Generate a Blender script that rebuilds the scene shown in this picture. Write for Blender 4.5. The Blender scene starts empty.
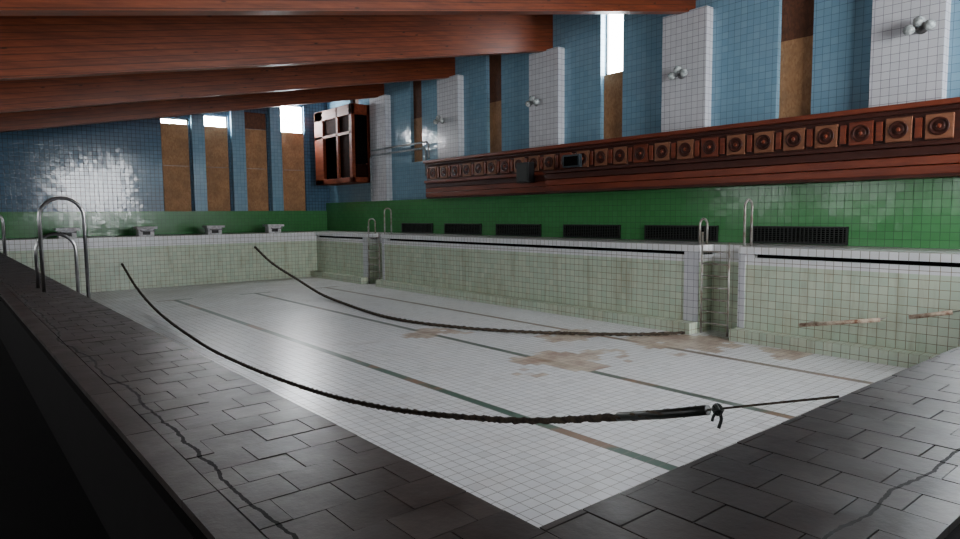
import bpy, bmesh, math, random
from mathutils import Vector, Matrix
random.seed(4)
K=0.7   # working unit (eye height above the pool rim) in metres
COL=bpy.context.scene.collection
def W(v): return Vector((v[0]*K, v[1]*K, (v[2]+1)*K))
def lin(c):
    return tuple((x/255/12.92 if x/255<=0.04045 else ((x/255+0.055)/1.055)**2.4) for x in c)+(1,)

# ------------------------------------------------------------ materials
class NT:
    def __init__(s,name):
        s.m=bpy.data.materials.new(name); s.m.use_nodes=True
        s.t=s.m.node_tree; s.t.nodes.clear()
        s.out=s.n('ShaderNodeOutputMaterial'); s.b=s.n('ShaderNodeBsdfPrincipled')
        s.l(s.b.outputs[0],s.out.inputs[0])
    def n(s,k): return s.t.nodes.new(k)
    def l(s,a,b): s.t.links.new(a,b)
    def put(s,sock,v):
        if isinstance(v,bpy.types.NodeSocket): s.l(v,sock)
        else: sock.default_value=v
    def math(s,op,a,b=0.0,c=None):
        n=s.n('ShaderNodeMath'); n.operation=op
        s.put(n.inputs[0],a); s.put(n.inputs[1],b)
        if c is not None: s.put(n.inputs[2],c)
        return n.outputs[0]
    def vm(s,op,a,b=None,sc=None):
        n=s.n('ShaderNodeVectorMath'); n.operation=op
        s.put(n.inputs[0],a)
        if b is not None: s.put(n.inputs[1],b)
        if sc is not None: s.put(n.inputs[3],sc)
        return n.outputs[0]
    def mix(s,f,a,b,mode='MIX'):
        n=s.n('ShaderNodeMixRGB'); n.blend_type=mode
        s.put(n.inputs[0],f); s.put(n.inputs[1],a); s.put(n.inputs[2],b)
        return n.outputs[0]
    def noise(s,vec,scale,detail=4,rough=.6):
        n=s.n('ShaderNodeTexNoise'); s.put(n.inputs['Vector'],vec)
        n.inputs['Scale'].default_value=scale; n.inputs['Detail'].default_value=detail; n.inputs['Roughness'].default_value=rough
        return n.outputs[0]
    def ramp(s,v,a,b):
        n=s.n('ShaderNodeMapRange'); s.put(n.inputs[0],v); n.inputs[1].default_value=a; n.inputs[2].default_value=b
        return n.outputs[0]
    def geo(s): return s.n('ShaderNodeNewGeometry')

def tile_mat(name,ca,cb,mort,size=.15,mw=.035,rough=.18,rvar=.1,stain=None,stain_amt=.5,tilt=.02,white_above=None,patches=None,spec=.5,lines=None,streak=0,bump=.3,wave=0):
    s=NT(name); g=s.geo(); P=g.outputs['Position']; N=g.outputs['Normal']
    Pn=s.vm('SUBTRACT',P,s.vm('SCALE',N,sc=.004))
    q=s.vm('SCALE',Pn,sc=1/size)
    fr=s.vm('FRACTION',q); fl=s.vm('FLOOR',q)
    sp=s.n('ShaderNodeSeparateXYZ'); s.l(fr,sp.inputs[0])
    sn=s.n('ShaderNodeSeparateXYZ'); s.l(N,sn.inputs[0])
    m=None
    for i in range(3):
        line=s.math('GREATER_THAN',s.math('ABSOLUTE',s.math('SUBTRACT',sp.outputs[i],.5)),.5-mw)
        ok=s.math('LESS_THAN',s.math('ABSOLUTE',sn.outputs[i]),.5)
        v=s.math('MULTIPLY',line,ok)
        m=v if m is None else s.math('MAXIMUM',m,v)
    wn=s.n('ShaderNodeTexWhiteNoise'); s.l(fl,wn.inputs[0])
    c=s.mix(wn.outputs[0],lin(ca),lin(cb))
    pp=s.n('ShaderNodeSeparateXYZ'); s.l(P,pp.inputs[0])
    if stain:
        n1=s.ramp(s.noise(P,1.3,6,.7),.5,.75)
        c=s.mix(s.math('MULTIPLY',n1,stain_amt),c,lin(stain))
    if streak:
        n3=s.ramp(s.noise(s.vm('MULTIPLY',P,(1,1,.12)),5,4,.6),.52,.7)
        c=s.mix(s.math('MULTIPLY',n3,streak),c,lin((132,108,76)))
    if white_above is not None:
        f=s.math('GREATER_THAN',pp.outputs[2],white_above)
        c=s.mix(f,c,s.mix(wn.outputs[0],lin((222,223,225)),lin((234,234,236))))
    if patches:
        gy=s.math('MULTIPLY',s.ramp(pp.outputs[1],11,24),s.ramp(s.noise(P,.7,5,.65),.25,.6))
        c=s.mix(s.math('MULTIPLY',gy,.5),c,lin((132,126,112)))
        odd=s.math('GREATER_THAN',wn.outputs[0],.95)
        c=s.mix(s.math('MULTIPLY',odd,.14),c,lin((150,140,128)))
    if lines:
        for k,(x0,x1,y0,y1,lc) in enumerate(lines):
            f=s.math('MULTIPLY',s.math('GREATER_THAN',pp.outputs[0],x0),s.math('LESS_THAN',pp.outputs[0],x1))
            f2=s.math('MULTIPLY',s.math('GREATER_THAN',pp.outputs[1],y0),s.math('LESS_THAN',pp.outputs[1],y1))
            f=s.math('MULTIPLY',f,f2)
            worn=s.ramp(s.noise(P,.9,3),.56,.62)
            lcol=s.mix(worn,lin(lc),lin((128,92,64)))
            c=s.mix(s.math('MULTIPLY',f,.95),c,lcol)
    if patches:
        tot=None
        for (x,y,rx,ry) in patches:
            d=s.n('ShaderNodeVectorMath'); d.operation='LENGTH'
            s.l(s.vm('MULTIPLY',s.vm('SUBTRACT',s.vm('SCALE',fl,sc=size),(x,y,-1.89)),(1/rx,1/ry,0)),d.inputs[0])
            v=s.ramp(s.math('ADD',d.outputs[1],s.math('MULTIPLY',s.math('SUBTRACT',s.noise(s.vm('SCALE',fl,sc=.16),1.0,2,.6),.5),4.0)),1.0,.93)
            tot=v if tot is None else s.math('MAXIMUM',tot,v)
        pc=s.mix(s.ramp(s.noise(P,3,5),.35,.6),lin((146,100,68)),lin((206,188,166)))
        c=s.mix(s.math('MULTIPLY',tot,.85),c,pc)
    mc=s.mix(s.ramp(s.noise(P,.8,4),.35,.65),lin(mort),lin(tuple(int(v*.82) for v in mort)))
    c=s.mix(m,c,mc)
    s.l(c,s.b.inputs['Base Color'])
    r=s.math('ADD',s.math('MULTIPLY',m,.6),s.math('ADD',rough,s.math('MULTIPLY',s.noise(P,2,3),rvar)))
    s.l(r,s.b.inputs['Roughness'])
    s.b.inputs['Specular IOR Level'].default_value=spec
    jit=s.vm('SCALE',s.vm('SUBTRACT',wn.outputs[1],(.5,.5,.5)),sc=tilt)
    if wave:
        wv=s.n('ShaderNodeTexNoise'); s.l(P,wv.inputs['Vector']); wv.inputs['Scale'].default_value=4; wv.inputs['Detail'].default_value=1
        jit=s.vm('ADD',jit,s.vm('SCALE',s.vm('SUBTRACT',wv.outputs['Color'],(.5,.5,.5)),sc=wave))
    nn=s.vm('NORMALIZE',s.vm('ADD',N,jit))
    bp=s.n('ShaderNodeBump'); bp.inputs['Strength'].default_value=bump; bp.inputs['Distance'].default_value=.002
    s.l(s.math('SUBTRACT',s.math('MULTIPLY',s.noise(P,9,2),.3),m),bp.inputs['Height']); s.l(nn,bp.inputs['Normal'])
    s.l(bp.outputs[0],s.b.inputs['Normal'])
    return s.m

def paver_mat(name,crack_axis,crack_at,k=1.0):
    s=NT(name); g=s.geo(); P=g.outputs['Position']
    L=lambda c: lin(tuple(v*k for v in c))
    c=s.mix(g.outputs['Random Per Island'],L((52,46,44)),L((70,63,60)))
    c=s.mix(s.math('MULTIPLY',s.ramp(s.noise(P,2.2,6,.7),.45,.62),.75),c,L((26,22,20)))
    c=s.mix(s.math('MULTIPLY',s.ramp(s.noise(P,14,5,.7),.55,.75),.22),c,L((96,88,80)))
    sp=s.n('ShaderNodeSeparateXYZ'); s.l(P,sp.inputs[0])
    nz=s.math('ADD',s.math('MULTIPLY',s.math('SUBTRACT',s.noise(P,1.3,2,.5),.5),.22),s.math('MULTIPLY',s.math('SUBTRACT',s.noise(P,14,3,.6),.5),.03))
    dd=s.math('ABSOLUTE',s.math('SUBTRACT',s.math('ADD',sp.outputs[crack_axis],nz),crack_at))
    ck=s.math('LESS_THAN',dd,.0055)
    c=s.mix(ck,c,(0.001,.001,.001,1))
    s.l(c,s.b.inputs['Base Color'])
    s.l(s.math('ADD',s.math('MULTIPLY',ck,.5),s.math('ADD',.2,s.math('MULTIPLY',s.noise(P,5,4),.35))),s.b.inputs['Roughness'])
    s.b.inputs['Specular IOR Level'].default_value=.4
    bp=s.n('ShaderNodeBump'); bp.inputs['Strength'].default_value=.5; bp.inputs['Distance'].default_value=.004
    s.l(s.math('SUBTRACT',s.noise(P,16,5,.65),s.math('MULTIPLY',ck,2)),bp.inputs['Height']); s.l(bp.outputs[0],s.b.inputs['Normal'])
    return s.m

def wood_mat(name,c1,c2,stretch=(1,1,1),scale=3,rough=.35,lam=None,slope=0.0,spec=.4):
    s=NT(name); g=s.geo(); P=g.outputs['Position']
    n=s.noise(s.vm('MULTIPLY',P,stretch),scale,6,.65)
    c=s.mix(s.ramp(n,.3,.7),lin(c1),lin(c2))
    if lam:
        sp=s.n('ShaderNodeSeparateXYZ'); s.l(P,sp.inputs[0])
        h=s.math('SUBTRACT',sp.outputs[2],s.math('MULTIPLY',sp.outputs[0],slope))
        q=s.math('DIVIDE',h,lam); fr=s.math('FRACT',q)
        wn=s.n('ShaderNodeTexWhiteNoise'); wn.noise_dimensions='1D'; s.l(s.math('FLOOR',q),wn.inputs[1])
        cm=s.n('ShaderNodeCombineXYZ'); s.put(cm.inputs[0],s.math('MULTIPLY',sp.outputs[0],.8)); s.put(cm.inputs[1],s.math('MULTIPLY',h,22)); s.put(cm.inputs[2],sp.outputs[1])
        gr=s.noise(cm.outputs[0],1.5,7,.75)
        c=s.mix(s.math('MULTIPLY',s.ramp(gr,.42,.66),.65),c,lin(tuple(int(x*.42) for x in c1)))
        c=s.mix(s.math('MULTIPLY',wn.outputs[0],.4),c,lin(tuple(int(x*.5) for x in c1)))
        ck=s.n('ShaderNodeCombineXYZ'); s.put(ck.inputs[0],s.math('MULTIPLY',sp.outputs[0],1.2)); s.put(ck.inputs[1],s.math('MULTIPLY',h,4)); s.put(ck.inputs[2],sp.outputs[1])
        vo=s.n('ShaderNodeTexVoronoi'); s.l(ck.outputs[0],vo.inputs['Vector']); vo.inputs['Scale'].default_value=1.6
        c=s.mix(s.math('MULTIPLY',s.ramp(vo.outputs['Distance'],.12,.06),.8),c,(0.01,.004,.002,1))
        ln=s.math('LESS_THAN',fr,.12)
        c=s.mix(s.math('MULTIPLY',ln,.6),c,(0.008,.004,.002,1))
    s.l(c,s.b.inputs['Base Color']); s.b.inputs['Roughness'].default_value=rough
    s.b.inputs['Specular IOR Level'].default_value=spec
    bp=s.n('ShaderNodeBump'); bp.inputs['Strength'].default_value=.3; bp.inputs['Distance'].default_value=.01
    s.l(n,bp.inputs['Height']); s.l(bp.outputs[0],s.b.inputs['Normal'])
    return s.m

def plain(name,c,rough=.5,metal=0,var=.25,scale=8,c2=None,spec=.5):
    s=NT(name); P=s.geo().outputs['Position']
    n=s.noise(P,scale,5)
    b=lin(c2) if c2 else lin(tuple(int(x*(1-var)) for x in c))
    s.l(s.mix(s.ramp(n,.35,.65),lin(c),b),s.b.inputs['Base Color'])
    s.b.inputs['Roughness'].default_value=rough; s.b.inputs['Metallic'].default_value=metal
    s.b.inputs['Specular IOR Level'].default_value=spec
    return s.m
def osb_mat(name,c1,c2):
    s=NT(name); P=s.geo().outputs['Position']
    v=s.n('ShaderNodeTexVoronoi'); s.l(s.vm('MULTIPLY',P,(1,1,.5)),v.inputs['Vector']); v.inputs['Scale'].default_value=28
    n=s.noise(P,2.5,5)
    vs=s.n('ShaderNodeSeparateColor'); s.l(v.outputs['Color'],vs.inputs[0])
    c=s.mix(vs.outputs[0],lin(c1),lin(c2)); c=s.mix(s.math('MULTIPLY',s.ramp(n,.35,.7),.5),c,lin(tuple(int(x*.65) for x in c1)))
    s.l(c,s.b.inputs['Base Color']); s.b.inputs['Roughness'].default_value=.7
    return s.m
def glow(name,c,st):
    s=NT(name); P=s.geo().outputs['Position']
    s.b.inputs['Base Color'].default_value=(.8,.85,.9,1)
    s.l(s.mix(s.noise(P,.5,2),c,(1,1,1,1)),s.b.inputs['Emission Color'])
    s.b.inputs['Emission Strength'].default_value=st
    return s.m

lanes=[]
for xh,lc in ((4.2,(44,84,66)),(7.86,(44,84,66)),(11.5,(60,78,64)),(15.2,(104,82,60))):
    x=round(xh*K/.15)*.15
    lanes.append((x,x+.15,3.0,21.9,lc)); lanes.append((x-.45,x+.6,21.75,21.9,lc))
M_floor=tile_mat('pool_floor_tile',(232,232,234),(222,223,226),(158,152,147),mw=.026,rough=.26,stain=(180,162,142),stain_amt=.22,tilt=.012,
    patches=[(8.5,7.9,.95,.7),(11.3,7.4,1.0,.9),(11.8,5.4,.7,.5),(8.2,11.7,.6,.6),(10.2,9.3,.6,.5)],lines=lanes)
M_pool=tile_mat('pool_wall_tile',(190,207,186),(206,216,194),(140,130,104),mw=.032,rough=.16,stain=(172,156,118),stain_amt=.35,tilt=.015,white_above=-.36,streak=.3)
M_white=tile_mat('white_tile',(198,199,204),(208,209,213),(118,118,126),mw=.028,rough=.12,tilt=.015)
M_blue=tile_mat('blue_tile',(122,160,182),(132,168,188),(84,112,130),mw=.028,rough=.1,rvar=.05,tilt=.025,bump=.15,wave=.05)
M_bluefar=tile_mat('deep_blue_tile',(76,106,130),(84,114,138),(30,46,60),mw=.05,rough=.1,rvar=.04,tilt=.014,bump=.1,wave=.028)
M_green=tile_mat('green_tile',(68,132,76),(74,138,82),(42,88,52),mw=.026,rough=.12,tilt=.02,wave=.03)
M_deck=tile_mat('deck_tile',(140,136,134),(160,154,150),(60,56,54),mw=.03,rough=.3)
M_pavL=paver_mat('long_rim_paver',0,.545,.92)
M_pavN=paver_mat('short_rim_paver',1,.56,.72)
M_base=plain('rim_mortar',(14,12,12),.95,spec=.1)
M_walk=plain('walkway_concrete',(10,9,9),.95,spec=.1)
M_curb=plain('curb_concrete',(16,14,14),.95,spec=.1)
M_beam=wood_mat('beam_wood',(144,70,38),(102,44,24),(.35,3,3),2.2,.42,lam=.12,slope=.182,spec=.3)
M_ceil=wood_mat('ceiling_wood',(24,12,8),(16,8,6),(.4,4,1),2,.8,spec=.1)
M_red=wood_mat('red_wood',(130,62,39),(94,40,26),(4,.4,4),2.5,.36,spec=.35)
M_dark=wood_mat('dark_wood',(74,35,25),(50,24,18),(4,.4,4),2.5,.45,spec=.3)
M_booth=wood_mat('booth_wood',(124,62,38),(92,42,26),(4,.4,4),2.5,.6,spec=.12)
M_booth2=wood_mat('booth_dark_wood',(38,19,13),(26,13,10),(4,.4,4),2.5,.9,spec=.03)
M_light=wood_mat('light_wood',(146,96,70),(124,80,58),(4,1,4),4,.5,spec=.3)
M_osb=osb_mat('chipboard',(168,122,82),(190,144,102))
M_osbd=osb_mat('dark_chipboard',(94,56,36),(116,72,48))
M_black=plain('black_void',(8,8,8),.9,spec=.05)
M_metal=plain('stainless_steel',(150,150,150),.28,1,.3,3)
M_rust=plain('dull_steel',(170,170,166),.4,.5,.3,6,c2=(126,112,98))
M_rope=plain('dirty_rope',(84,72,58),.95,0,.4,20,c2=(44,37,30))
M_ropeb=plain('rusty_rod',(112,72,46),.7,0,.4,5,c2=(222,208,186))
M_glass=plain('lamp_glass',(196,204,202),.06,0,.35,16)
M_sky=glow('daylight_window',(.88,.94,1,1),140)
M_skyr=glow('right_daylight_window',(.92,.96,1,1),100)
M_sky2=glow('near_daylight_window',(.92,.96,1,1),46)
M_sidefill=glow('added_side_fill',(.92,.96,1,1),6)  # glow of the added left windows, fills the right-hand walls
M_frame=plain('window_frame',(150,150,150),.5)
M_pipe=plain('painted_pipe',(150,156,160),.6,spec=.2)
M_grille=plain('grille_iron',(34,38,34),.4)
M_speaker=plain('black_box',(18,18,20),.5)
M_slate=plain('slate_box',(52,66,74),.5)
M_conc=plain('block_concrete',(228,228,230),.5)
M_outer=plain('plaster',(40,36,35),.9)

# ------------------------------------------------------------ mesh building
class B:
    def __init__(s): s.v=[]; s.f=[]; s.sm=[]
    def box(s,x0,x1,y0,y1,z0,z1,sh=0.0):
        b=len(s.v)
        for x in (x0,x1):
            for y in (y0,y1):
                for z in (z0,z1): s.v.append((x,y,z+sh*(x-x1)))
        for q in ((0,1,3,2),(4,6,7,5),(0,4,5,1),(2,3,7,6),(0,2,6,4),(1,5,7,3)): s.f.append([b+i for i in q]); s.sm.append(False)
        return s
    def paver(s,x0,x1,y0,y1,zb,zt,tx=0,ty=0):
        b=len(s.v); cx,cy=(x0+x1)/2,(y0+y1)/2
        for top in (0,1):
            for (x,y) in ((x0,y0),(x1,y0),(x1,y1),(x0,y1)):
                s.v.append((x,y,zb if not top else zt+(x-cx)*tx+(y-cy)*ty))
        for k in range(4):
            k2=(k+1)%4; s.f.append([b+k,b+k2,b+4+k2,b+4+k]); s.sm.append(False)
        s.f.append([b+4,b+5,b+6,b+7]); s.sm.append(False)
        s.f.append([b+3,b+2,b+1,b]); s.sm.append(False)
        return s
    def tube(s,pts,r,n=10,lobes=0,twist=0,cap=True,rv=0,r2=None):
        pts=[Vector(p) for p in pts]; b=len(s.v); up=Vector((0,0,1)); L=0
        T0=(pts[1]-pts[0]).normalized()
        if abs(T0.dot(up))>.95: up=Vector((1,0,0))
        nrm=(up-T0*up.dot(T0)).normalized()
        for i,p in enumerate(pts):
            T=(pts[min(i+1,len(pts)-1)]-pts[max(i-1,0)]).normalized()
            nrm=(nrm-T*nrm.dot(T)).normalized(); bn=T.cross(nrm)
            if i: L+=(p-pts[i-1]).length
            base=r if r2 is None else r+(r2-r)*i/(len(pts)-1)
            rr=base*(1+rv*(random.random()-.5))
            for k in range(n):
                a=2*math.pi*k/n
                q=rr*(1+(.2*math.cos(lobes*a-twist*L) if lobes else 0)+rv*.5*(random.random()-.5))
                s.v.append(tuple(p+(nrm*math.cos(a)+bn*math.sin(a))*q))
        m=len(pts)
        for i in range(m-1):
            for k in range(n):
                k2=(k+1)%n
                s.f.append([b+i*n+k,b+(i+1)*n+k,b+(i+1)*n+k2,b+i*n+k2]); s.sm.append(True)
        if cap:
            s.f.append([b+k for k in range(n)]); s.sm.append(False)
            s.f.append([b+(m-1)*n+k for k in reversed(range(n))]); s.sm.append(False)
        return s
    def cyl(s,p0,p1,r,n=16): return s.tube([p0,p1],r,n)
    def lathe(s,c,axis,prof,n=20):
        A=Vector(axis).normalized(); u=A.orthogonal().normalized(); w=A.cross(u); b=len(s.v); c=Vector(c)
        for h,r in prof:
            for k in range(n):
                a=2*math.pi*k/n; s.v.append(tuple(c+A*h+(u*math.cos(a)+w*math.sin(a))*r))
        for i in range(len(prof)-1):
            for k in range(n):
                k2=(k+1)%n; s.f.append([b+i*n+k,b+i*n+k2,b+(i+1)*n+k2,b+(i+1)*n+k]); s.sm.append(True)
        s.f.append([b+k for k in reversed(range(n))]); s.sm.append(False)
        s.f.append([b+(len(prof)-1)*n+k for k in range(n)]); s.sm.append(False)
        return s
    def make(s,name,mat,origin=None,parent=None,bevel=0,**props):
        vs=[W(v) for v in s.v]
        if origin is None:
            lo=[min(v[i] for v in vs) for i in range(3)]; hi=[max(v[i] for v in vs) for i in range(3)]
            o=Vector(((lo[0]+hi[0])/2,(lo[1]+hi[1])/2,lo[2]))
        else: o=W(origin)
        me=bpy.data.meshes.new(name); me.from_pydata([v-o for v in vs],[],s.f)
        for p,sm in zip(me.polygons,s.sm): p.use_smooth=sm
        bm=bmesh.new(); bm.from_mesh(me); bmesh.ops.recalc_face_normals(bm,faces=bm.faces)
        bm.to_mesh(me); bm.free()
        me.materials.append(mat)
        ob=bpy.data.objects.new(name,me); COL.objects.link(ob)
        if parent is not None:
            off=parent.location if parent.parent is None else parent.location+parent.parent.location
            ob.parent=parent; ob.location=o-off
        else: ob.location=o
        if bevel:
            md=ob.modifiers.new('bevel','BEVEL'); md.width=bevel; md.segments=2; md.limit_method='ANGLE'
        for k,v in props.items(): ob[k]=v
        return ob
def empty(name,loc,**props):
    e=bpy.data.objects.new(name,None); COL.objects.link(e); e.location=W(loc); e.empty_display_size=.2
    for k,v in props.items(): e[k]=v
    return e
def clone(root,delta):
    d=Vector(delta)*K
    new=root.copy(); COL.objects.link(new); new.location=root.location+d
    for ch in list(root.children):
        c=ch.copy(); COL.objects.link(c); c.parent=new
    return new
def smooth(pts,step=.05):
    out=[]; P=[Vector(p) for p in pts]; P=[P[0]*2-P[1]]+P+[P[-1]*2-P[-2]]
    for i in range(1,len(P)-2):
        n=max(2,int((P[i+1]-P[i]).length/step))
        for k in range(n):
            t=k/n; a,b,c,d=P[i-1],P[i],P[i+1],P[i+2]
            out.append(.5*((2*b)+(c-a)*t+(2*a-5*b+4*c-d)*t*t+(3*b-a-3*c+d)*t**3))
    out.append(P[-2]); return out
ST=dict(kind='structure')

# ------------------------------------------------------------ room dimensions
XL=-4.3; XR=20.3; YN=-7.0; YF=40.3; SL=.182
PX0,PX1=1.43,17.9; PY0,PY1=1.45,37.4; ZF=-3.7
pil=[-.2,6.5,13.2,19.9,26.6,33.3]
B().box(PX0-.3,PX1+.9,PY0-.3,PY1+.3,ZF-.2,ZF).make('floor_pool',M_floor,**ST)
B().box(.62,PX0-.01,.62,PY1,ZF,-1.014).make('wall_pool_left',M_base,**ST)
B().box(PX0-.01,XR,.62,PY0-.01,ZF,-1.014).make('wall_pool_near',M_base,**ST)
rnd=random.Random(7)
def rows(u0,u1,v0,v1,nrow,L,emit):
    h=(v1-v0)/nrow
    for r in range(nrow):
        u=u0-(r%2)*L/2
        while u<u1:
            l=L; a=max(u,u0); b=min(u+l,u1)
            if b-a>.03:
                g=.0015+.002*rnd.random()
                emit(a+g,b-g,v0+r*h+g,v0+(r+1)*h-g)
            u+=l
def t(): return (rnd.random()-.5)*.014
p=B(); rows(.74,PX0,.61,PY1,int((PY1-.61)/.2),.23,lambda a,b,c,d:p.paver(a,b,c,d,-1.05,-1.0+rnd.uniform(-.002,.001),tx=t(),ty=t()))
rows(.61,PY1,.61,.737,1,.9,lambda a,b,c,d:p.paver(c,d,a,b,-1.05,-.998,tx=0,ty=0))
p.make('trim_20',M_pavL,**ST)
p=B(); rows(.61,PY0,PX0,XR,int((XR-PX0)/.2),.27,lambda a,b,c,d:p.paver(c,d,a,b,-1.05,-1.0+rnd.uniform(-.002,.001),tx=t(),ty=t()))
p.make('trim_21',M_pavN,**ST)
B().box(PX0,PX1+.9,PY1,PY1+.3,ZF,-1.0).make('wall_pool_far',M_pool,**ST)
rec=[(9.9,11.2),(29.7,31.2)]
segs=[(PY0,rec[0][0]),(rec[0][1],rec[1][0]),(rec[1][1],PY1)]
b=B(); slot=B()
for y0,y1 in segs:
    b.box(PX1,PX1+.9,y0,y1,ZF,-1.31); b.box(PX1-.04,PX1+.9,y0,y1,-1.2,-1.0)
    if y0>PY0: b.box(PX1,PX1+.9,y0,y0+.3,-1.31,-1.2)
    if y1<PY1: b.box(PX1,PX1+.9,y1-.45,y1,-1.31,-1.2)
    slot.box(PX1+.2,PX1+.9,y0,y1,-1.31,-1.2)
for y0,y1 in rec: b.box(PX1+.75,PX1+.9,y0,y1,ZF,-1.0)
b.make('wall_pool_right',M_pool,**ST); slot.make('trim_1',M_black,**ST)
q=B()
for y0,y1 in rec: q.box(PX1-.02,PX1+.02,y1,y1+.5,ZF,-1.2); q.box(PX1-.02,PX1+.02,y0-.2,y0,ZF,-1.2)
q.make('trim_2',M_white,**ST)
led=B()
for y0,y1 in segs: led.box(PX1-.45,PX1,y0,y1,ZF,ZF+.34)
led.make('trim_3',M_pool,**ST)
B().box(PX1+.9,XR,PY0,YF,-1.3,-1.0).make('floor_deck_right',M_deck,**ST)
B().box(.61,PX1+.9,PY1+.3,YF,-1.3,-1.0).make('floor_deck_far',M_deck,**ST)
B().box(XL,.61,YN,YF,-1.9,-1.6).make('floor_walkway_left',M_walk,**ST)
B().box(.61,XR,YN,.61,-1.9,-1.6).make('floor_walkway_near',M_walk,**ST)
B().box(.58,.62,.58,PY1,-1.6,-1.03).make('trim_4',M_curb,**ST)
B().box(.62,XR,.58,.62,-1.6,-1.03).make('trim_5',M_curb,**ST)

wins=[(10.07,11.59,5.6,0),(12.43,13.83,5.95,0),(14.8,16.2,6.3,1),(17.1,18.67,7.0,0)]
zb=.32; b=B(); prev=XL
for (x0,x1,zt,_) in wins:
    b.box(prev,x0,YF,YF+.5,zb,9.2); b.box(x0,x1,YF,YF+.5,zt,9.2); prev=x1
b.box(prev,XR+.5,YF,YF+.5,zb,9.2)
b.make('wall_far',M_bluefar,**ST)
B().box(XL,XR,YF-.1,YF+.5,-1.3,zb).make('wall_far_green',M_green,**ST)
cols=B()
for x0,x1 in ((11.66,12.36),(13.92,14.72),(16.3,17.0)): cols.box(x0,x1,YF-.3,YF,zb,7.4)
cols.make('trim_6',M_blue,**ST)
wn=1
for (x0,x1,zt,dark) in wins:
    w=B().box(x0,x1,YF+.15,YF+.25,zb,zb+.08).box(x0,x0+.08,YF+.15,YF+.25,zb,zt).box(x1-.08,x1,YF+.15,YF+.25,zb,zt).box(x0,x1,YF+.15,YF+.25,zt-.08,zt).make('window_%d'%wn,M_frame,**ST)
    zs=5.3
    if not dark: B().box(x0,x1,YF+.3,YF+.34,zs,zt).make('window_pane',M_sky,parent=w)
    B().box(x0+.04,x1-.04,YF+.06,YF+.12,zb,2.9).make('chipboard_panel',M_osb,parent=w)
    B().box(x0+.04,x1-.04,YF+.07,YF+.13,2.92,5.3).make('chipboard_panel',M_osb,parent=w)
    if dark: B().box(x0+.04,x1-.04,YF+.07,YF+.13,5.32,zt).make('chipboard_panel',M_osbd,parent=w)
    wn+=1
wy=[(-4.1,'o'),(3.0,'o'),(9.6,'b'),(16.6,'h'),(23.5,'b'),(29.9,'b'),(36.6,'b')]
b=B(); prev=YN
for c,_ in wy:
    b.box(XR,XR+.6,prev,c-.53,.8,9.2); b.box(XR,XR+.6,c-.53,c+.53,.8,2.85); b.box(XR,XR+.6,c-.53,c+.53,7.85,9.2); prev=c+.53
b.box(XR,XR+.6,prev,YF+.5,.8,9.2)
b.make('wall_right',M_blue,**ST)
B().box(XR-.25,XR+.6,YN,YF,-1.3,.82).make('wall_right_green',M_green,**ST)
for c,k in wy:
    y0,y1=c-.53,c+.53
    w=B().box(XR+.3,XR+.4,y0,y0+.07,2.85,7.85).box(XR+.3,XR+.4,y1-.07,y1,2.85,7.85).box(XR+.3,XR+.4,y0,y1,7.77,7.85).box(XR+.3,XR+.4,y0,y1,5.3,5.4).make('window_%d'%wn,M_frame,**ST); wn+=1
    if k=='o': B().box(XR+.42,XR+.46,y0,y1,2.85,7.85).make('window_pane',M_skyr,parent=w)
    elif k=='h':
        B().box(XR+.42,XR+.46,y0,y1,5.4,7.85).make('window_pane',M_sky2,parent=w)
        B().box(XR+.2,XR+.26,y0,y1,2.85,5.35).make('chipboard_panel',M_osb,parent=w)
    else:
        B().box(XR+.2,XR+.26,y0,y1,2.85,5.22).make('chipboard_panel',M_osb,parent=w)
        B().box(XR+.2,XR+.28,y0,y1,5.22,7.85).make('chipboard_panel',M_osbd,parent=w)
tn=7
for y in pil:
    B().box(XR-.38,XR,y-.85,y+.85,.82,6.75).make('trim_%d'%tn,M_white,**ST); tn+=1
nw=[(11.0,13.0,5.8),(13.7,15.7,6.2),(16.4,18.1,6.8)]
b=B(); prev=XL
for x0,x1,zt in nw:
    b.box(prev,x0,YN-.5,YN,-1.9,9.2); b.box(x0,x1,YN-.5,YN,-1.9,.3); b.box(x0,x1,YN-.5,YN,zt,9.2); prev=x1
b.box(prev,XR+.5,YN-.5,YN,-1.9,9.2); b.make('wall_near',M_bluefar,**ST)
for x0,x1,zt in nw:
    w=B().box(x0,x1,YN-.3,YN-.2,.3,.4).box(x0,x0+.08,YN-.3,YN-.2,.3,zt).box(x1-.08,x1,YN-.3,YN-.2,.3,zt).box(x0,x1,YN-.3,YN-.2,zt-.08,zt).box(x0,x1,YN-.3,YN-.2,3,3.1).make('window_%d'%wn,M_frame,**ST); wn+=1
    B().box(x0,x1,YN-.38,YN-.34,.3,zt).make('window_pane',M_sky2,parent=w)
lw=[(1,6),(7.7,12.7),(14.4,19.4),(21.1,26.1)]  # unseen window band, added to throw light onto the right wall
b=B(); prev=YN-.5
for y0,y1 in lw:
    b.box(XL-.5,XL,prev,y0,-1.9,9.2); b.box(XL-.5,XL,y0,y1,-1.9,.2); b.box(XL-.5,XL,y0,y1,2.2,9.2); prev=y1
b.box(XL-.5,XL,prev,YF+.5,-1.9,9.2); b.make('wall_left',M_outer,**ST)
for y0,y1 in lw:
    w=B().box(XL-.3,XL-.2,y0,y1,.2,.3).box(XL-.3,XL-.2,y0,y1,2.1,2.2).box(XL-.3,XL-.2,y0,y0+.1,.2,2.2).box(XL-.3,XL-.2,y1-.1,y1,.2,2.2).make('window_%d'%wn,M_frame,**ST); wn+=1
    B().box(XL-.38,XL-.34,y0,y1,.2,2.2).make('window_pane',M_sidefill,parent=w)
B().box(XL-.5,XR+.6,YN-.5,YF+.5,8.42,8.7,SL).make('ceiling',M_ceil,**ST)
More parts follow.
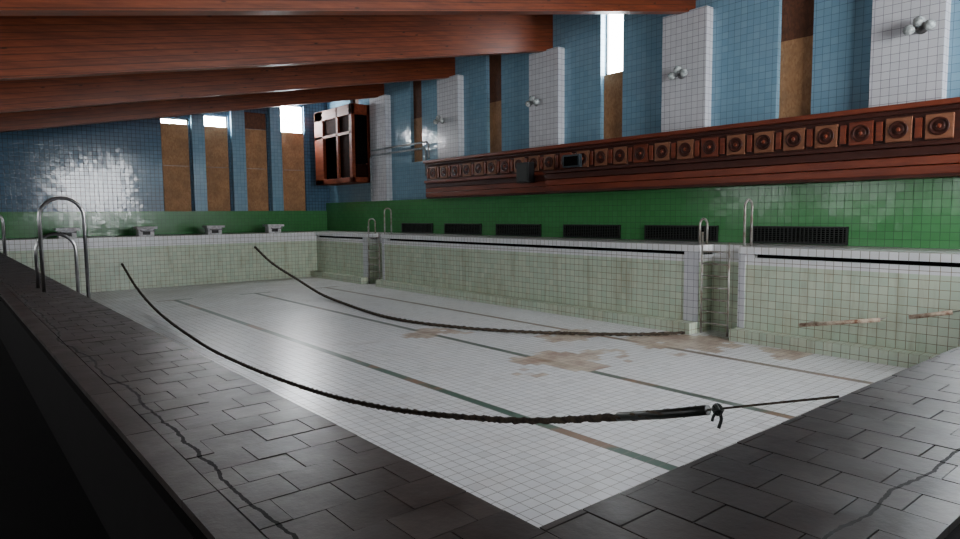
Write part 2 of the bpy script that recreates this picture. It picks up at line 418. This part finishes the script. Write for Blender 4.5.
for i,y in enumerate(pil):
    B().box(XL,XR,y-.19,y+.19,6.78,8.4,SL).make('roof_beam',M_beam,label='deep red-brown laminated timber roof beam resting on white pilaster',category='beam',group='laminated timber roof beams')

# ------------------------------------------------------------ balcony cladding
YB0,YB1=-6.9,28.2
bal=empty('balcony_cladding',(19.9,(YB0+YB1)/2,.82),label='long red-brown wooden balcony front along the tiled wall',category='balcony')
B().box(19.5,XR-.4,YB0,YB1,2.62,2.76).make('top_rail',M_red,parent=bal,bevel=.015)
B().box(19.74,XR-.4,YB0,YB1,1.7,2.62).make('upper_panel',M_dark,parent=bal)
B().box(19.56,19.74,YB0,YB1,1.6,1.74).make('lower_moulding',M_red,parent=bal,bevel=.01)
B().box(19.62,19.74,YB0,YB1,2.5,2.62).make('upper_moulding',M_dark,parent=bal,bevel=.01)
for ya,yb,xo in ((YB0,19.0,19.1),(19.0,YB1,19.66)):
    for i in range(3):
        z0=.9+i*.235; x=xo+.05*(2-i) if xo<19.5 else xo
        B().box(x,XR-.3,ya,yb,z0,z0+.22).make('plank',M_dark if i==2 else M_red,parent=bal,bevel=.012)
    B().box(xo+.05,XR-.3,ya,yb,.82,.9).make('bottom_trim',M_dark,parent=bal)
B().box(19.0,19.74,YB0,19.0,1.6,1.7).make('shelf_board',M_dark,parent=bal,bevel=.01)
def vent(light,y=5.6):
    ml=M_light if light else M_red
    fr=B().box(19.67,19.74,y-.31,y+.31,1.8,2.43).make('ventilation_panel',ml,parent=bal,bevel=.012)
    c=(19.67,y,2.115)
    B().lathe(c,(-1,0,0),[(0,.23),(.02,.23),(.03,.21),(.03,.18),(.01,.17)],24).make('ring',M_dark,parent=fr)
    B().lathe(c,(-1,0,0),[(.0,.165),(.02,.11),(.02,.06)],20).make('grille',M_dark,parent=fr)
    B().lathe(c,(-1,0,0),[(.02,.06),(.05,.05),(.06,.02)],12).make('knob',M_red,parent=fr)
    B().box(19.66,19.74,y+.38,y+.54,1.86,2.37).make('inset_strip',M_red,parent=fr,bevel=.008)
    return fr
darkset={2,7,10,14,18,22}
VL=VD=None; idx=0
while 5.6+idx*.915<28:
    y=5.6+idx*.915
    if idx in darkset:
        if VD is None: VD=vent(False,y); dref=idx
        else: clone(VD,(0,(idx-dref)*.915,0))
    else:
        if VL is None: VL=vent(True,y)
        else: clone(VL,(0,idx*.915,0))
    idx+=1
e=empty('loudspeaker',(19.35,20.4,1.3),label='black box loudspeaker fixed to the wooden balcony front',category='speaker')
B().box(19.2,19.55,20.05,20.8,1.3,2.15).make('cabinet',M_speaker,parent=e,bevel=.01)
B().box(19.17,19.2,20.12,20.73,1.38,2.07).make('grille',M_grille,parent=e)
e=empty('dark_opening_box',(19.5,17.9,1.9),label='small slate-blue box standing in for a dark opening in the balcony front',category='box')  # stands in for a dark opening, its darkness painted on a box
B().box(19.4,19.55,17.4,18.3,1.8,2.3).make('housing',M_slate,parent=e,bevel=.008)
B().box(19.37,19.4,17.5,18.2,1.87,2.23).make('dark_face',M_black,parent=e)  # black face painted as the dark inside of the opening

# ------------------------------------------------------------ wooden booth in the corner
bo=empty('wooden_booth',(19.6,37,1.93),label='red-brown wooden commentator booth with open windows in the corner',category='booth')
x0,x1,y0,y1,z0,z1=18.9,XR,34.5,39.3,1.93,6.45
B().box(x0,x1,y0,y1,z0,z0+.3).make('base',M_booth,parent=bo,bevel=.01)
B().box(x0,x1,y0,y1,z1-.6,z1).make('roof_board',M_booth,parent=bo,bevel=.01)
for a in ((x0,x0+.2,y0,y0+.3),(x0,x0+.2,y1-1.1,y1),(x1-.35,x1,y0,y0+.25),(x0,x0+.2,36.2,36.4)): B().box(*a,z0,z1).make('post',M_booth,parent=bo)
B().box(x0+.2,x1-.35,y0+.05,y0+.12,z0+.3,3.0).make('lower_panel',M_booth2,parent=bo)
B().box(x0,x0+.12,y0,y1,4.75,4.9).make('window_rail',M_booth,parent=bo)
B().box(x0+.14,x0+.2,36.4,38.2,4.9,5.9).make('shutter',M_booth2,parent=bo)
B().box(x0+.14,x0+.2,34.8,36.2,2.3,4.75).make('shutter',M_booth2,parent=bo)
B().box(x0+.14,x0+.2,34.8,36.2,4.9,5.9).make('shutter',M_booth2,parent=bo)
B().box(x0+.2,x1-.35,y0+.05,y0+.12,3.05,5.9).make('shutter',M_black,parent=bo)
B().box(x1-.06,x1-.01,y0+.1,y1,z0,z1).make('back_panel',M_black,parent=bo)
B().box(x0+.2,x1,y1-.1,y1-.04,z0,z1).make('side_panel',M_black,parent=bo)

# ------------------------------------------------------------ wall lamps
def lamp(y,z=4.68):
    x=XR-.38
    e=empty('wall_lamp',(x,y,z),label='cracked multi-globe glass wall lamp on white tiled pilaster',category='lamp',group='glass lamps on the white pilasters')
    B().lathe((x,y,z),(-1,0,0),[(0,.16),(.05,.15),(.08,.08)],16).make('mounting_plate',M_metal,parent=e)
    for dy,dz in ((-.24,-.04),(0,.1),(.22,-.07)):
        B().tube(smooth([(x-.06,y,z),(x-.2,y+dy*.5,z-.08),(x-.26,y+dy,z+dz-.06)],.05),.018,8).make('arm',M_metal,parent=e)
        B().lathe((x-.26,y+dy,z+dz-.1),(0,0,1),[(0,.05),(.04,.11),(.11,.14),(.19,.12),(.24,.07)],14).make('lamp_shade',M_glass,parent=e)
    return e
L0=lamp(6.15)
for y in (13.25,20.3,27.0): clone(L0,(0,y-6.15,0))

# ------------------------------------------------------------ grilles in green wall
def grate(yc):
    x=XR-.25
    e=empty('heating_grille',(x,yc,-.97),label='black slatted heating grille low on the green tiled wall',category='grille',group='heating grilles along the green wall')
    y0,y1=yc-1.46,yc+1.46
    B().box(x-.03,x,y0,y1,-.96,-.47).make('back_plate',M_black,parent=e)
    B().box(x-.07,x,y0,y1,-.5,-.45).box(x-.07,x,y0,y1,-.98,-.93).box(x-.07,x,y0,y0+.05,-.98,-.45).box(x-.07,x,y1-.05,y1,-.98,-.45).make('frame',M_grille,parent=e)
    s=B()
    for i in range(7): s.box(x-.06,x-.02,y0,y1,-.9+i*.06,-.885+i*.06)
    for i in range(24): yy=y0+i*(y1-y0)/24; s.box(x-.055,x-.02,yy,yy+.02,-.96,-.47)
    s.make('slats',M_grille,parent=e)
    return e
G0=grate(9.25)
for y in (13.3,17.35,21.6,25.6,29.6): clone(G0,(0,y-9.25,0))

xp=19.84
pp=B().tube([(xp,34.0,.9),(xp,34.0,3.3),(xp,33.85,3.45),(xp,28.55,3.45),(xp,28.4,3.3),(xp,28.4,2.0)],.055,10)
pp.tube([(xp,33.85,3.75),(xp,28.3,3.75),(xp,28.15,3.6),(xp,28.15,2.9)],.055,10)
pp.make('water_pipe',M_pipe,label='pale grey painted water pipes bending down along the blue tiled wall',category='pipe')

def block(x):
    e=empty('starting_block',(x,37.95,-1.0),label='low white concrete starting block at the pool end',category='starting block',group='starting blocks at the pool end')
    B().box(x-.38,x+.38,37.75,38.3,-1.0,-.62).make('base',M_conc,parent=e,bevel=.01)
    B().box(x-.5,x+.5,37.55,38.35,-.62,-.5).make('platform',M_conc,parent=e,bevel=.015)
    B().box(x-.18,x+.18,37.73,37.75,-.92,-.7).make('front_panel',M_speaker,parent=e)
    B().tube(smooth([(x-.3,37.55,-.68),(x-.3,37.42,-.72),(x+.3,37.42,-.72),(x+.3,37.55,-.68)],.05),.025,8).make('grab_bar',M_metal,parent=e)
    return e
S0=block(4.96)
for x in (8.5,12.0,15.45): clone(S0,(x-4.96,0,0))

# ------------------------------------------------------------ ladders
def hoop(xa,xb,y,z0,ztop,zend,r):
    w=(xb-xa); pts=[(xa,y,z0),(xa,y,ztop-w*.5)]
    for i in range(1,12):
        a=math.pi*i/12; pts.append(((xa+xb)/2-math.cos(a)*w/2,y,ztop-w*.5+math.sin(a)*w*.5))
    pts+= [(xb,y,ztop-w*.5),(xb,y,zend)]
    return pts
e=empty('pool_ladder',(1.2,10.9,-1),label='steel pool ladder with tall and low hooped handrails on rim',category='pool ladder')
B().tube(hoop(1.08,1.6,10.6,-1,.27,-3.2,0),.024,12).make('handrail',M_metal,parent=e)
B().tube(hoop(1.08,1.57,11.25,-1,-.23,-3.2,0),.024,12).make('handrail',M_metal,parent=e)
for z in (-1.4,-1.8,-2.2,-2.6,-3.0): B().box(1.53,1.66,10.6,11.25,z,z+.03).make('rung',M_metal,parent=e)
e=empty('pool_ladder',(1.3,31,-1),label='steel hooped pool ladder at the distant end of the rim',category='pool ladder')
for y in (30.8,31.5): B().tube(hoop(1.2,2.0,y,-1,.25,-3.2,0),.035,12).make('handrail',M_metal,parent=e)
for z in (-1.4,-1.8,-2.2,-2.6,-3.0): B().box(1.94,2.06,30.8,31.5,z,z+.03).make('rung',M_metal,parent=e)
for (y0,y1),far in ((rec[0],0),(rec[1],1)):
    ya,yb=y0+.3,y1-.12
    e=empty('pool_ladder',(18.3,(y0+y1)/2,ZF),label='rusty steel pool ladder standing in the tiled wall recess' if not far else 'pale steel pool ladder in the distant wall recess',category='pool ladder')
    for j,y in enumerate((y0-.08,y1+.06)):
        top=(.35 if j==0 else -.2)
        B().tube([(PX1+.12,y,-1.0),(PX1+.12,y,top-.22)]+[(PX1+.32-.2*math.cos(math.pi*i/10),y,top-.2+.2*math.sin(math.pi*i/10)) for i in range(1,10)]+[(PX1+.52,y,top-.22),(PX1+.52,y,-1.0)],.035,12).make('handrail',M_rust,parent=e)
    for y in (ya,yb): B().cyl((PX1-.02,y,ZF+.02),(PX1-.02,y,-.6 if y==yb else -.9),.03,12).make('stile',M_rust,parent=e)
    for i in range(7): B().cyl((PX1-.02,ya,-3.35+i*.36),(PX1-.02,yb,-3.35+i*.36),.024,10).make('rung',M_rust,parent=e)

# ------------------------------------------------------------ lane ropes
r1=[(7.2,37.36,-2.37),(6.6,31.5,-3.08),(6.05,25.5,-3.47),(5.37,18.6,-3.42),(4.95,14.5,-3.2),(4.57,10.3,-2.86),(4.25,7.2,-2.45),(4.0,4.6,-1.94),(3.85,3.2,-1.56),(3.77,2.3,-1.28)]
e=empty('lane_rope',(3.77,2.23,-1.26),label='thick dirty twisted lane rope sagging across the empty pool',category='rope')
pts=smooth(r1,.03)
B().tube(pts,.046,12,3,30,rv=.35,r2=.026).make('strand',M_rope,parent=e)
B().tube([(3.84,3.05,-1.515),(3.8,2.65,-1.395),(3.765,2.27,-1.27)],.033,14).make('sleeve',M_grille,parent=e)
B().tube(smooth([(3.77,2.3,-1.28),(3.74,1.85,-1.13),(3.71,1.46,-1.0)],.05),.007,8).make('cord',M_rope,parent=e)
kn=B(); c=Vector((3.76,2.2,-1.25))
for a in range(3):
    pts=[]
    for i in range(15):
        tt=2*math.pi*i/14; v=Vector((math.cos(tt)*.03,math.sin(tt)*.03,0))
        v=Matrix.Rotation(1.1*a,3,'X')@Matrix.Rotation(.7*a,3,'Y')@v; pts.append(c+v)
    kn.tube(pts,.012,8)
kn.tube(smooth([c,c+Vector((.03,-.01,-.06)),c+Vector((.0,-.01,-.12))],.02),.011,8)
kn.tube(smooth([c,c+Vector((-.03,.01,-.04)),c+Vector((-.045,.01,-.07))],.02),.009,8)
kn.make('knot',M_grille,parent=e)
zf=ZF+.055
r2=[(14.07,37.34,-1.77),(13.7,34,-2.5),(13.4,30,-3.12),(13.1,27,-3.5),(12.8,24,zf),(12.3,20.5,zf),(12.5,18,zf),(13.4,15.5,zf),(14.7,13.6,zf),(16.1,12.1,zf),(17.35,11.3,zf)]
e=empty('lane_rope',(13.4,20,ZF),label='thick dark lane rope trailing across the white pool floor',category='rope')
B().tube(smooth(r2,.05),.058,10,3,22,rv=.3,r2=.045).make('strand',M_rope,parent=e)
B().lathe((14.07,37.38,-1.77),(0,-1,0),[(0,.06),(.03,.06),(.06,.03)],12).make('wall_eye',M_rust,parent=e)
e=empty('lane_rod',(17.3,6.8,-2.8),label='brown and pale straight rod leaning off the tiled pool wall',category='rod',group='rod pieces by the pool wall')
B().tube([(17.1,7.75,-2.94),(17.2,6.85,-2.775),(17.3,5.95,-2.61)],.052,14).make('rod_section',M_ropeb,parent=e)
B().cyl((17.1,7.75,-2.94),(17.85,7.75,-2.94),.02,8).make('bracket',M_rust,parent=e)
B().cyl((17.3,6.0,-2.62),(17.87,6.0,-2.62),.02,8).make('bracket',M_rust,parent=e)
e=empty('lane_rod',(17.4,5,-2.4),label='short pale rod piece held off the tiled pool wall',category='rod',group='rod pieces by the pool wall')
B().tube([(17.35,5.35,-2.48),(17.38,4.95,-2.385),(17.42,4.53,-2.28)],.052,14).make('rod_section',M_ropeb,parent=e)
B().cyl((17.35,5.3,-2.47),(17.87,5.3,-2.47),.02,8).make('bracket',M_rust,parent=e)
B().tube(smooth([(17.42,4.55,-2.28),(17.8,1.5,-1.5)],.4),.008,8).make('cord',M_rope,parent=e)

# ------------------------------------------------------------ world, camera
w=bpy.data.worlds.new('world'); bpy.context.scene.world=w; w.use_nodes=True
w.node_tree.nodes['Background'].inputs[0].default_value=(.6,.7,.8,1); w.node_tree.nodes['Background'].inputs[1].default_value=.3
f=658.0
d=lambda x,y: Vector((x-480.0,269.5-y,-f)).normalized()
Yv=d(-65,219); Xv=d(1281,207); Xv=(Xv-Yv*Xv.dot(Yv)).normalized(); Zv=Xv.cross(Yv)
cam=bpy.data.cameras.new('camera'); co=bpy.data.objects.new('camera',cam); COL.objects.link(co)
cam.sensor_width=36; cam.lens=f*36/960; cam.clip_start=.02; cam.clip_end=200
co.matrix_world=Matrix.Translation((0,0,K))@Matrix((Xv,Yv,Zv)).to_4x4()
bpy.context.scene.camera=co
